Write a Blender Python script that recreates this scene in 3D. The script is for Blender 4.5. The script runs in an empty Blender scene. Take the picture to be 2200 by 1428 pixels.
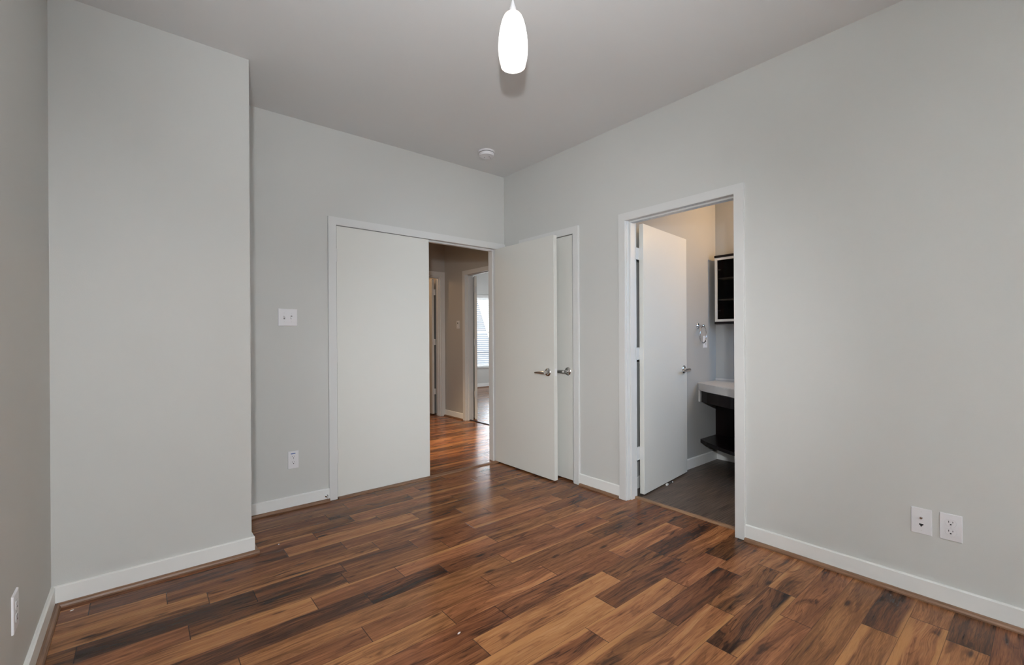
import bpy, bmesh, math, random
from mathutils import Vector, Matrix
S = bpy.context.scene
COL = S.collection
random.seed(7)

# ------------------------------------------------------------------ camera
CAMP = (-2.72654, -3.39581, 1.19365)
YAW, PITCH, ROLL = 0.690524, -0.001299, -0.005354
def _axes():
    cy, sy, cp, sp = math.cos(YAW), math.sin(YAW), math.cos(PITCH), math.sin(PITCH)
    f = Vector((sy * cp, cy * cp, sp)); r = Vector((cy, -sy, 0)); u = r.cross(f)
    r2 = r * math.cos(ROLL) + u * math.sin(ROLL); u2 = -r * math.sin(ROLL) + u * math.cos(ROLL)
    return r2, u2, f
_r, _u, _f = _axes()
cd = bpy.data.cameras.new('camera'); cam = bpy.data.objects.new('camera', cd); COL.objects.link(cam)
m = Matrix.Identity(4)
for i in range(3):
    m[i][0], m[i][1], m[i][2], m[i][3] = _r[i], _u[i], -_f[i], CAMP[i]
cam.matrix_world = m
cd.sensor_fit = 'HORIZONTAL'; cd.sensor_width = 36.0
cd.lens = 963.368 / 2200 * 36.0
cd.shift_x = 2.2694 / 2200; cd.shift_y = 10.65 / 2200
cd.clip_start = 0.02; cd.clip_end = 200
S.camera = cam

# ------------------------------------------------------------------ world, lights, exposure
S.view_settings.view_transform = 'Standard'; S.view_settings.look = 'None'
S.view_settings.gamma = 1.0; S.view_settings.use_curve_mapping = False
S.view_settings.exposure = 0.15
W = bpy.data.worlds.new('sky'); S.world = W; W.use_nodes = True
W.node_tree.nodes['Background'].inputs[0].default_value = (0.86, 0.93, 1.0, 1)
W.node_tree.nodes['Background'].inputs[1].default_value = 9.5

def lamp(name, typ, loc, power, color, size=0.1, sy=None, target=None, spot=None):
    d = bpy.data.lights.new(name, typ); d.energy = power; d.color = color
    if typ == 'AREA':
        d.shape = 'RECTANGLE'; d.size = size; d.size_y = sy or size
    else:
        d.shadow_soft_size = size
    if spot: d.spot_size = spot; d.spot_blend = 1.0
    o = bpy.data.objects.new(name, d); COL.objects.link(o); o.location = loc
    if target is not None:
        o.rotation_euler = (Vector(target) - Vector(loc)).to_track_quat('-Z', 'Y').to_euler()
    return o
# daylight through the bedroom window behind the camera, and an added side fill
lamp('bedroom_daylight', 'AREA', (-1.70, -6.40, 1.45), 4, (0.95, 0.98, 1.0), 2.2, 1.9, (-1.70, 0, 1.45))
lamp('side_fill', 'AREA', (-3.02, -4.9, 1.45), 3, (0.95, 0.98, 1.0), 1.8, 1.9, (0, -4.9, 1.45))
# flash_up is the camera flash; other spots here are fill added for even light
FL = (0.94, 0.975, 1.0)
lamp('fill_wide', 'SPOT', (-2.92, -3.63, 1.52), 52, FL, 0.05, None, (-0.05, -1.7, 0.15), 1.6)
lamp('fill_narrow', 'SPOT', (-2.92, -3.63, 1.52), 180, FL, 0.05, None, (-0.05, -0.8, 0.95), 1.1)
lamp('fill_back', 'SPOT', (-2.92, -3.63, 1.52), 92, FL, 0.05, None, (-2.4, -0.75, 0.5), 1.6)
lamp('flash_up', 'SPOT', (-2.92, -3.63, 1.38), 180, FL, 0.035, None, (-2.1, -2.5, 2.74), 1.5)
lamp('fill_ceiling_bounce', 'SPOT', (-2.7, -3.7, 1.70), 950, FL, 0.05, None, (-2.9, -4.3, 2.74), 1.4)
lamp('fill_wall_bounce', 'SPOT', (-2.5, -4.0, 1.50), 360, FL, 0.05, None, (-3.04, -4.4, 1.5), 1.6)
lamp('fill_side_bounce', 'SPOT', (-1.2, -4.6, 1.50), 330, FL, 0.05, None, (0, -5.2, 1.5), 1.6)
# bathroom vanity light and window, hall ceiling light, room beyond the hall
lamp('vanity_light', 'POINT', (1.36, -2.12, 2.22), 17, (1.0, 0.60, 0.24), 0.05)
lamp('bath_daylight', 'AREA', (.85, -3.08, 1.5), 18, (0.40, 0.66, 1.0), 0.8, 1.0, (.85, 0, 0.2))
lamp('hall_ceiling_light', 'SPOT', (-0.95, 1.45, 2.70), 38, (1.0, 0.74, 0.47), 0.06, None, (-0.5, 1.45, 0), 2.95)
lamp('hall_downlight', 'SPOT', (-0.75, 1.05, 2.68), 300, (1.0, 0.72, 0.42), 0.06, None, (0.05, 1.2, 0), 1.0)
lamp('far_room_light', 'POINT', (0.1, 3.4, 2.3), 10, (1.0, 0.62, 0.34), 0.10)
lamp('room_fill', 'AREA', (4.96, 2.9, 1.5), 60, (0.90, 0.96, 1.0), 1.6, 1.6, (0, 2.9, 1.2))  # fill added for the daylit room, in place of further unseen windows
p = lamp('window_portal', 'AREA', (3.65, 5.45, 1.3), 1, (1, 1, 1), 1.5, 1.75, (3.65, 0, 1.3)); p.data.cycles.is_portal = True

# ------------------------------------------------------------------ material helpers
def mat(name):
    m = bpy.data.materials.new(name); m.use_nodes = True
    nt = m.node_tree; b = nt.nodes['Principled BSDF']
    return m, nt, b
def setb(b, col=None, rough=None, metal=None, spec=None):
    if col: b.inputs['Base Color'].default_value = (*col, 1)
    if rough is not None: b.inputs['Roughness'].default_value = rough
    if metal is not None: b.inputs['Metallic'].default_value = metal
    if spec is not None: b.inputs['Specular IOR Level'].default_value = spec
def noise(nt, scale, detail=3, vec=None, dist=0.0):
    n = nt.nodes.new('ShaderNodeTexNoise'); n.inputs['Scale'].default_value = scale
    n.inputs['Detail'].default_value = detail; n.inputs['Distortion'].default_value = dist
    if vec: nt.links.new(vec, n.inputs['Vector'])
    return n
def ob_co(nt):
    g = nt.nodes.new('ShaderNodeNewGeometry'); return g.outputs['Position']
def bump(nt, b, h, strength, dist=0.01):
    n = nt.nodes.new('ShaderNodeBump'); n.inputs['Strength'].default_value = strength
    n.inputs['Distance'].default_value = dist
    nt.links.new(h, n.inputs['Height']); nt.links.new(n.outputs[0], b.inputs['Normal'])
def MM(nt, op, a, b=None, c=None):
    n = nt.nodes.new('ShaderNodeMath'); n.operation = op
    for i, v in enumerate((a, b, c)):
        if v is None: continue
        if isinstance(v, (int, float)): n.inputs[i].default_value = v
        else: nt.links.new(v, n.inputs[i])
    return n.outputs[0]
def sstep(nt, v, lo, hi, a=0.0, b=1.0):
    n = nt.nodes.new('ShaderNodeMapRange'); n.interpolation_type = 'SMOOTHSTEP'
    nt.links.new(v, n.inputs[0])
    for i, x in ((1, lo), (2, hi), (3, a), (4, b)): n.inputs[i].default_value = x
    return n.outputs[0]
def mixc(nt, f, a, b, mode='MIX'):
    n = nt.nodes.new('ShaderNodeMix'); n.data_type = 'RGBA'; n.blend_type = mode
    if isinstance(f, (int, float)): n.inputs[0].default_value = f
    else: nt.links.new(f, n.inputs[0])
    for i, x in ((6, a), (7, b)):
        if isinstance(x, tuple): n.inputs[i].default_value = (*x, 1)
        else: nt.links.new(x, n.inputs[i])
    return n.outputs[2]
def vec3(nt, x, y, z):
    n = nt.nodes.new('ShaderNodeCombineXYZ')
    for i, v in enumerate((x, y, z)):
        if isinstance(v, (int, float)): n.inputs[i].default_value = v
        else: nt.links.new(v, n.inputs[i])
    return n.outputs[0]
def ramp(nt, f, stops):
    n = nt.nodes.new('ShaderNodeValToRGB'); r = n.color_ramp
    while len(r.elements) < len(stops): r.elements.new(0.5)
    for e, (p_, c) in zip(r.elements, stops): e.position = p_; e.color = (*c, 1)
    nt.links.new(f, n.inputs[0]); return n.outputs[0]

def paint(name, col, rough=0.6, bs=0.06, scale=220, mottled=0.02):
    m, nt, b = mat(name); setb(b, None, rough, spec=0.3)
    pos = ob_co(nt)
    n = noise(nt, scale, 2, pos); bump(nt, b, n.outputs[0], bs, 0.004)
    n2 = noise(nt, 1.3, 3, pos)
    c2 = tuple(x * (1 - mottled * 2) for x in col)
    nt.links.new(mixc(nt, n2.outputs[0], col, c2), b.inputs['Base Color'])
    return m
WALL = paint('wall_paint', (0.60, 0.60, 0.58))
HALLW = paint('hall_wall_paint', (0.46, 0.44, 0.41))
CEIL = paint('ceiling_paint', (0.745, 0.75, 0.75), 0.8)
TRIM = paint('trim_paint', (0.68, 0.68, 0.67), 0.38, 0.02, 60, 0.01)
TRIM_BRIGHT = paint('trim_paint_brightened', (0.82, 0.82, 0.80), 0.38, 0.02, 60, 0.01)  # the trim's white, lightened to stand in for light missing near the floor
DOORP = paint('door_paint', (0.71, 0.705, 0.665), 0.42, 0.03, 90, 0.01)
PLATE = paint('plate_plastic', (0.78, 0.77, 0.79), 0.3, 0.0, 50, 0.0)
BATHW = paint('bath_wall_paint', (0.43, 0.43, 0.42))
IVORY = paint('switch_plastic', (0.70, 0.70, 0.70), 0.35, 0.0, 50, 0.0)
def plain(name, col, rough=0.5, metal=0.0, spec=0.5):
    m, nt, b = mat(name); setb(b, col, rough, metal, spec)
    n = noise(nt, 40, 2, ob_co(nt)); 
    nt.links.new(mixc(nt, n.outputs[0], col, tuple(x * 0.92 for x in col)), b.inputs['Base Color'])
    return m
BLACK = plain('dark_slot', (0.012, 0.010, 0.010), 0.6)
STEEL = plain('brushed_nickel', (0.62, 0.61, 0.60), 0.22, 1.0)
CHROME = plain('chrome', (0.75, 0.75, 0.76), 0.08, 1.0)
ALU = plain('satin_aluminium', (0.70, 0.68, 0.64), 0.4, 0.25)
ESP = plain('espresso_wood', (0.0065, 0.0030, 0.0028), 0.28, 0.0, 0.25)
SOLID = plain('white_solid_surface', (0.62, 0.60, 0.59), 0.3)
RAW = plain('raw_white_edge', (0.60, 0.58, 0.56), 0.6)
GAP = plain('grey_gap', (0.16, 0.155, 0.15), 0.6)
BLUE = plain('blue_print', (0.10, 0.17, 0.42), 0.5)
RUBBER = plain('white_rubber', (0.75, 0.74, 0.73), 0.6)
SIDING = plain('grey_siding', (0.05, 0.055, 0.06), 0.8)
CHIP = plain('white_paint_chip', (0.85, 0.83, 0.80), 0.6)

def wood_floor():
    m, nt, b = mat('acacia_planks')
    uv = nt.nodes.new('ShaderNodeUVMap'); uv.uv_map = 'UVMap'
    sp = nt.nodes.new('ShaderNodeSeparateXYZ'); nt.links.new(uv.outputs[0], sp.inputs[0])
    u, v = sp.outputs[0], sp.outputs[1]
    def at(n):
        a = nt.nodes.new('ShaderNodeAttribute'); a.attribute_name = n; return a.outputs['Fac']
    tone, seed, sapt, sapb, fig, plen = (at(n) for n in ('tone', 'seed', 'sapt', 'sapb', 'fig', 'plen'))
    so = MM(nt, 'MULTIPLY', seed, 57.0)
    # slow bend of the grain along the plank
    bend = noise(nt, 1.0, 2, vec3(nt, MM(nt, 'MULTIPLY', u, 1.6), MM(nt, 'MULTIPLY', v, 3.0), so)).outputs[0]
    vb = MM(nt, 'ADD', v, MM(nt, 'MULTIPLY', MM(nt, 'SUBTRACT', bend, 0.5), MM(nt, 'MULTIPLY', fig, 0.11)))
    n1 = noise(nt, 1.0, 3, vec3(nt, MM(nt, 'MULTIPLY', u, 1.5), MM(nt, 'MULTIPLY', vb, 17.0), so), 0.5).outputs[0]
    n2 = noise(nt, 1.0, 4, vec3(nt, MM(nt, 'MULTIPLY', u, 3.5), MM(nt, 'MULTIPLY', vb, 75.0), so), 0.4).outputs[0]
    n3 = noise(nt, 1.0, 3, vec3(nt, MM(nt, 'MULTIPLY', u, 22.0), MM(nt, 'MULTIPLY', vb, 420.0), so)).outputs[0]
    # dark heartwood patches that follow the plank
    n4 = noise(nt, 1.0, 3, vec3(nt, MM(nt, 'MULTIPLY', u, 3.2), MM(nt, 'MULTIPLY', vb, 15.0), MM(nt, 'ADD', so, 9.0)), 1.2).outputs[0]
    patch = MM(nt, 'MULTIPLY', sstep(nt, n4, 0.56, 0.72), MM(nt, 'MULTIPLY', fig, 0.32))
    tone = MM(nt, 'MULTIPLY_ADD', tone, 0.86, 0.05)
    t = MM(nt, 'ADD', tone, MM(nt, 'MULTIPLY', MM(nt, 'SUBTRACT', n1, 0.5), MM(nt, 'MULTIPLY', fig, 0.95)))
    t = MM(nt, 'ADD', t, MM(nt, 'MULTIPLY', MM(nt, 'SUBTRACT', n2, 0.5), 0.42))
    t = MM(nt, 'ADD', t, MM(nt, 'MULTIPLY', MM(nt, 'SUBTRACT', n3, 0.5), 0.30))
    t = MM(nt, 'SUBTRACT', t, patch)
    n5 = noise(nt, 1.0, 3, vec3(nt, MM(nt, 'MULTIPLY', u, 6.0), MM(nt, 'MULTIPLY', vb, 160.0), MM(nt, 'ADD', so, 4.0)), 0.3).outputs[0]
    t = MM(nt, 'SUBTRACT', t, MM(nt, 'MULTIPLY', sstep(nt, n5, 0.54, 0.70), 0.13))
    t = MM(nt, 'ADD', t, 0.035)
    # thin growth-ring lines that follow the figure
    rg = MM(nt, 'ABSOLUTE', MM(nt, 'SUBTRACT', MM(nt, 'FRACT', MM(nt, 'MULTIPLY', n1, 9.0)), 0.5))
    t = MM(nt, 'SUBTRACT', t, MM(nt, 'MULTIPLY', sstep(nt, rg, 0.16, 0.0), MM(nt, 'MULTIPLY', fig, 0.13)))
    col = ramp(nt, t, [(0.0, (0.026, 0.012, 0.008)), (0.2, (0.066, 0.027, 0.014)), (0.45, (0.205, 0.077, 0.027)),
                       (0.7, (0.395, 0.168, 0.060)), (1.0, (0.57, 0.31, 0.13))])
    # some boards are redder, some yellower
    hs_ = nt.nodes.new('ShaderNodeHueSaturation'); hs_.inputs['Saturation'].default_value = 0.96
    nt.links.new(MM(nt, 'MULTIPLY_ADD', MM(nt, 'FRACT', MM(nt, 'MULTIPLY', seed, 31.7)), 0.009, 0.4945), hs_.inputs['Hue'])
    nt.links.new(col, hs_.inputs['Color']); col = hs_.outputs[0]
    # pale sapwood along one edge
    wob = MM(nt, 'MULTIPLY', MM(nt, 'SUBTRACT', n1, 0.5), 0.10)
    fine = MM(nt, 'MULTIPLY', MM(nt, 'SUBTRACT', n2, 0.5), 0.02)
    ve = MM(nt, 'ADD', v, MM(nt, 'ADD', wob, fine))
    mt = MM(nt, 'MULTIPLY', sstep(nt, ve, 0.094, 0.116), sapt)
    mb = MM(nt, 'MULTIPLY', sstep(nt, ve, 0.025, 0.003), sapb)
    sap = MM(nt, 'MULTIPLY', MM(nt, 'MAXIMUM', mt, mb), MM(nt, 'ADD', 0.10, MM(nt, 'MULTIPLY', MM(nt, 'ADD', n3, n2), 0.75)))
    col = mixc(nt, sap, col, (0.43, 0.20, 0.078))
    # knots
    vo = nt.nodes.new('ShaderNodeTexVoronoi'); vo.inputs['Scale'].default_value = 1.0
    nt.links.new(vec3(nt, MM(nt, 'MULTIPLY', u, 2.6), MM(nt, 'MULTIPLY', v, 9.0), so), vo.inputs['Vector'])
    kd = MM(nt, 'ADD', vo.outputs['Distance'], MM(nt, 'MULTIPLY', MM(nt, 'SUBTRACT', n2, 0.5), 0.10))
    knot = MM(nt, 'MULTIPLY', sstep(nt, kd, 0.13, 0.04), 0.85)
    col = mixc(nt, knot, col, (0.020, 0.011, 0.010))
    # seams
    W_ = 0.1194
    e1 = MM(nt, 'MINIMUM', v, MM(nt, 'SUBTRACT', W_, v))
    e2 = MM(nt, 'MINIMUM', u, MM(nt, 'SUBTRACT', plen, u))
    s1 = MM(nt, 'MULTIPLY', sstep(nt, e1, 0.0018, 0.0004), 0.55)
    s2 = MM(nt, 'MULTIPLY', sstep(nt, e2, 0.0026, 0.0008), 0.85)
    seam = MM(nt, 'MAXIMUM', s1, s2)
    col = mixc(nt, seam, col, (0.02, 0.012, 0.010))
    nt.links.new(col, b.inputs['Base Color'])
    rn = noise(nt, 5.0, 3, ob_co(nt)).outputs[0]
    nt.links.new(MM(nt, 'ADD', 0.15, MM(nt, 'MULTIPLY', rn, 0.12)), b.inputs['Roughness'])
    b.inputs['Specular IOR Level'].default_value = 0.16
    # hand-scraped surface
    hs = noise(nt, 1.0, 2, vec3(nt, MM(nt, 'MULTIPLY', u, 9.0), MM(nt, 'MULTIPLY', v, 34.0), so)).outputs[0]
    h = MM(nt, 'ADD', MM(nt, 'MULTIPLY', hs, 0.7), MM(nt, 'MULTIPLY', n3, 0.04))
    h = MM(nt, 'SUBTRACT', h, MM(nt, 'MULTIPLY', MM(nt, 'MAXIMUM', sstep(nt, e1, 0.004, 0.0), sstep(nt, e2, 0.004, 0.0)), 1.0))
    bump(nt, b, h, 0.30, 0.0012)
    return m
WOOD = wood_floor()

def oak(name, base, dark, axis):
    m, nt, b = mat(name)
    pos = ob_co(nt); sp = nt.nodes.new('ShaderNodeSeparateXYZ'); nt.links.new(pos, sp.inputs[0])
    sc = [220, 220, 220]; sc[axis] = 7
    v = vec3(nt, *(MM(nt, 'MULTIPLY', sp.outputs[i], sc[i]) for i in range(3)))
    n = noise(nt, 1.0, 3, v)
    nt.links.new(mixc(nt, sstep(nt, n.outputs[0], 0.3, 0.7), base, dark), b.inputs['Base Color'])
    b.inputs['Roughness'].default_value = 0.42
    return m
OAKX = oak('shoe_oak', (0.24, 0.130, 0.072), (0.15, 0.075, 0.040), 0)
OAKY = oak('shoe_oak_side', (0.24, 0.130, 0.072), (0.15, 0.075, 0.040), 1)
OAKYL = oak('threshold_oak', (0.30, 0.18, 0.10), (0.18, 0.095, 0.05), 1)

def tile_floor():
    m, nt, b = mat('bath_tile')
    pos = ob_co(nt); sp = nt.nodes.new('ShaderNodeSeparateXYZ'); nt.links.new(pos, sp.inputs[0])
    x, y = sp.outputs[0], sp.outputs[1]
    n = noise(nt, 1.0, 3, vec3(nt, MM(nt, 'MULTIPLY', x, 4.0), MM(nt, 'MULTIPLY', y, 190.0), 0.0)).outputs[0]
    col = mixc(nt, sstep(nt, n, 0.35, 0.68), (0.034, 0.022, 0.016), (0.150, 0.110, 0.082))
    row = MM(nt, 'FLOOR', MM(nt, 'DIVIDE', MM(nt, 'ADD', y, 9.0), 0.305))
    fy = MM(nt, 'MULTIPLY', MM(nt, 'FRACT', MM(nt, 'DIVIDE', MM(nt, 'ADD', y, 9.0), 0.305)), 0.305)
    xo = MM(nt, 'ADD', MM(nt, 'ADD', x, 9.08), MM(nt, 'MULTIPLY', row, 0.305))
    fx = MM(nt, 'MULTIPLY', MM(nt, 'FRACT', MM(nt, 'DIVIDE', xo, 0.61)), 0.61)
    g = MM(nt, 'MAXIMUM', sstep(nt, fy, 0.0035, 0.002), sstep(nt, fx, 0.0035, 0.002))
    col = mixc(nt, MM(nt, 'MULTIPLY', g, 0.7), col, (0.13, 0.11, 0.09))
    nt.links.new(col, b.inputs['Base Color']); b.inputs['Roughness'].default_value = 0.42
    bump(nt, b, MM(nt, 'SUBTRACT', n, g), 0.15, 0.002)
    return m
TILE = tile_floor()

SHADE_E = 1.7
def shade_glass():
    m, nt, b = mat('white_textured_glass')
    pos = nt.nodes.new('ShaderNodeTexCoord').outputs['Object']
    # the lower third and the neck of the glass carry rows of small opaque dimples
    sp = nt.nodes.new('ShaderNodeSeparateXYZ'); nt.links.new(pos, sp.inputs[0])
    th = MM(nt, 'ARCTAN2', sp.outputs[1], sp.outputs[0]); z = sp.outputs[2]
    zr = MM(nt, 'DIVIDE', z, 0.0075)
    row = MM(nt, 'FLOOR', zr)
    fu = MM(nt, 'SUBTRACT', MM(nt, 'FRACT', MM(nt, 'ADD', MM(nt, 'MULTIPLY', th, 52 / (2 * math.pi)), MM(nt, 'MULTIPLY', row, 0.5))), 0.5)
    fv = MM(nt, 'SUBTRACT', MM(nt, 'FRACT', zr), 0.5)
    dd_ = MM(nt, 'SQRT', MM(nt, 'ADD', MM(nt, 'MULTIPLY', fu, fu), MM(nt, 'MULTIPLY', fv, fv)))
    zone = MM(nt, 'MAXIMUM', sstep(nt, z, 0.052, 0.020), sstep(nt, z, 0.196, 0.214))
    dot = MM(nt, 'MULTIPLY', sstep(nt, dd_, 0.36, 0.24), zone)
    setb(b, (0.55, 0.54, 0.53), 0.25)
    nt.links.new(mixc(nt, sstep(nt, z, 0.16, 0.22), (1.0, 0.97, 0.94), (1.0, 0.86, 0.76)), b.inputs['Emission Color'])
    nt.links.new(MM(nt, 'MULTIPLY', MM(nt, 'SUBTRACT', 1.0, MM(nt, 'MAXIMUM', MM(nt, 'MULTIPLY', dot, 0.78), MM(nt, 'MULTIPLY', zone, 0.46))), SHADE_E), b.inputs['Emission Strength'])
    return m
SHADE = shade_glass()
m_, nt_, b_ = mat('bulb_glow'); setb(b_, (1, 1, 1), 0.4); b_.inputs['Emission Color'].default_value = (1, 0.88, 0.74, 1); b_.inputs['Emission Strength'].default_value = 6 * SHADE_E; BULB = m_
m_, nt_, b_ = mat('clear_dark_glass'); setb(b_, (0.25, 0.23, 0.21), 0.03); b_.inputs['Transmission Weight'].default_value = 1.0; b_.inputs['IOR'].default_value = 1.1; GLASS = m_
m_, nt_, b_ = mat('window_glass'); setb(b_, (1, 1, 1), 0.0); b_.inputs['Transmission Weight'].default_value = 1.0; b_.inputs['IOR'].default_value = 1.02; PANE = m_
def slat_mat():
    m = bpy.data.materials.new('blind_slat'); m.use_nodes = True; nt = m.node_tree; nt.nodes.clear()
    o = nt.nodes.new('ShaderNodeOutputMaterial'); mx = nt.nodes.new('ShaderNodeMixShader'); mx.inputs[0].default_value = 0.5
    d = nt.nodes.new('ShaderNodeBsdfDiffuse'); d.inputs[0].default_value = (0.85, 0.85, 0.84, 1)
    t = nt.nodes.new('ShaderNodeBsdfTranslucent'); t.inputs[0].default_value = (0.8, 0.8, 0.8, 1)
    nt.links.new(d.outputs[0], mx.inputs[1]); nt.links.new(t.outputs[0], mx.inputs[2]); nt.links.new(mx.outputs[0], o.inputs[0])
    return m
SLAT = slat_mat()

# ------------------------------------------------------------------ mesh helpers
def box(bm, x0, x1, y0, y1, z0, z1, bev=0.0, seg=2):
    r = bmesh.ops.create_cube(bm, size=1.0)
    vs = r['verts']
    for v in vs:
        v.co = Vector((x0 + (v.co.x + .5) * (x1 - x0), y0 + (v.co.y + .5) * (y1 - y0), z0 + (v.co.z + .5) * (z1 - z0)))
    if bev > 0:
        es = list({e for v in vs for e in v.link_edges})
        bmesh.ops.bevel(bm, geom=es, offset=bev, segments=seg, affect='EDGES', profile=0.5)
def cyl(bm, a, b, r0, r1=None, n=20, caps=True):
    a, b = Vector(a), Vector(b); r1 = r0 if r1 is None else r1
    d = (b - a); q = d.to_track_quat('Z', 'Y').to_matrix().to_4x4()
    bmesh.ops.create_cone(bm, cap_ends=caps, segments=n, radius1=max(r0, 1e-5), radius2=max(r1, 1e-5), depth=d.length,
                          matrix=Matrix.Translation((a + b) / 2) @ q)
def lathe(bm, prof, n=40, axis='z', origin=(0, 0, 0)):
    rings = []
    for r, h in prof:
        ring = []
        for i in range(n):
            a = 2 * math.pi * i / n
            c = (r * math.cos(a), r * math.sin(a), h)
            if axis == '-y': c = (c[0], -c[2], c[1])
            ring.append(bm.verts.new(Vector(c) + Vector(origin)))
        rings.append(ring)
    for a, b in zip(rings, rings[1:]):
        for i in range(n):
            bm.faces.new((a[i], a[(i + 1) % n], b[(i + 1) % n], b[i]))
    if prof[0][0] > 1e-6: bm.faces.new(rings[0][::-1])
    if prof[-1][0] > 1e-6: bm.faces.new(rings[-1])
def torus(bm, c, R, r, rot, n=48, k=12):
    vs = []
    for i in range(n):
        a = 2 * math.pi * i / n; row = []
        for j in range(k):
            t = 2 * math.pi * j / k
            p = Vector(((R + r * math.cos(t)) * math.cos(a), r * math.sin(t), (R + r * math.cos(t)) * math.sin(a)))
            row.append(bm.verts.new(rot @ p + Vector(c)))
        vs.append(row)
    for i in range(n):
        for j in range(k):
            bm.faces.new((vs[i][j], vs[(i + 1) % n][j], vs[(i + 1) % n][(j + 1) % k], vs[i][(j + 1) % k]))
def prism(bm, pts, z0, z1):
    lo = [bm.verts.new((x, y, z0)) for x, y in pts]; hi = [bm.verts.new((x, y, z1)) for x, y in pts]
    n = len(pts)
    bm.faces.new(lo[::-1]); bm.faces.new(hi)
    for i in range(n): bm.faces.new((lo[i], lo[(i + 1) % n], hi[(i + 1) % n], hi[i]))
def sweep(bm, prof, a, b):
    """profile (out, z) extruded from point a to b along the floor; 'out' is to the right of a->b"""
    a, b = Vector(a), Vector(b); d = (b - a).normalized(); o = Vector((d.y, -d.x, 0))
    A = [bm.verts.new(a + o * p[0] + Vector((0, 0, p[1]))) for p in prof]
    B = [bm.verts.new(b + o * p[0] + Vector((0, 0, p[1]))) for p in prof]
    n = len(prof)
    for i in range(n): bm.faces.new((A[i], A[(i + 1) % n], B[(i + 1) % n], B[i]))
    bm.faces.new(A[::-1]); bm.faces.new(B)
def obj(name, bm, material, parent=None, smooth=False, angle=35):
    bmesh.ops.recalc_face_normals(bm, faces=bm.faces)
    me = bpy.data.meshes.new(name); bm.to_mesh(me); bm.free()
    me.materials.append(material)
    if smooth:
        me.polygons.foreach_set('use_smooth', [True] * len(me.polygons))
        me.set_sharp_from_angle(angle=math.radians(angle))
    o = bpy.data.objects.new(name, me); COL.objects.link(o)
    if parent: o.parent = parent
    return o
def B(): return bmesh.new()
def tag(o, label=None, cat=None, group=None, kind=None):
    if label: o['label'] = label
    if cat: o['category'] = cat
    if group: o['group'] = group
    if kind: o['kind'] = kind
    return o
def thing(name, label, cat, loc=(0, 0, 0), rz=0.0, group=None, kind=None):
    o = bpy.data.objects.new(name, None); COL.objects.link(o); o.empty_display_size = 0.05
    o.location = loc; o.rotation_euler = (0, 0, rz)
    return tag(o, label, cat, group, kind)
def struct(name, bm, m, label, cat='wall', **k):
    return tag(obj(name, bm, m, **k), label, cat, None, 'structure')

H = 2.739
# ------------------------------------------------------------------ floors
def plank_mesh(name, planks, label):
    """planks: (x0, x1, y_far, tone, sapt, sapb, fig, seed)"""
    Wd = 0.1194
    vs, fs, uvs = [], [], []
    A = {k: [] for k in ('tone', 'seed', 'sapt', 'sapb', 'fig', 'plen')}
    for x0, x1, yf, tone, st, sb, fg, sd in planks:
        i = len(vs); yn = yf - Wd
        vs += [(x0, yn, 0), (x1, yn, 0), (x1, yf, 0), (x0, yf, 0)]; fs.append((i, i + 1, i + 2, i + 3))
        L = x1 - x0; uvs += [(0, 0), (L, 0), (L, Wd), (0, Wd)]
        for k, v in zip(('tone', 'seed', 'sapt', 'sapb', 'fig', 'plen'), (tone, sd, st, sb, fg, L)): A[k].append(v)
    me = bpy.data.meshes.new(name); me.from_pydata(vs, [], fs)
    ul = me.uv_layers.new(name='UVMap')
    ul.data.foreach_set('uv', [c for p_ in uvs for c in p_])
    for k, v in A.items():
        a = me.attributes.new(k, 'FLOAT', 'FACE'); a.data.foreach_set('value', v)
    me.materials.append(WOOD)
    o = bpy.data.objects.new(name, me); COL.objects.link(o)
    return tag(o, label, 'floor', None, 'structure')
Y = lambda k: -0.0195 - 0.1194 * k
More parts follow.
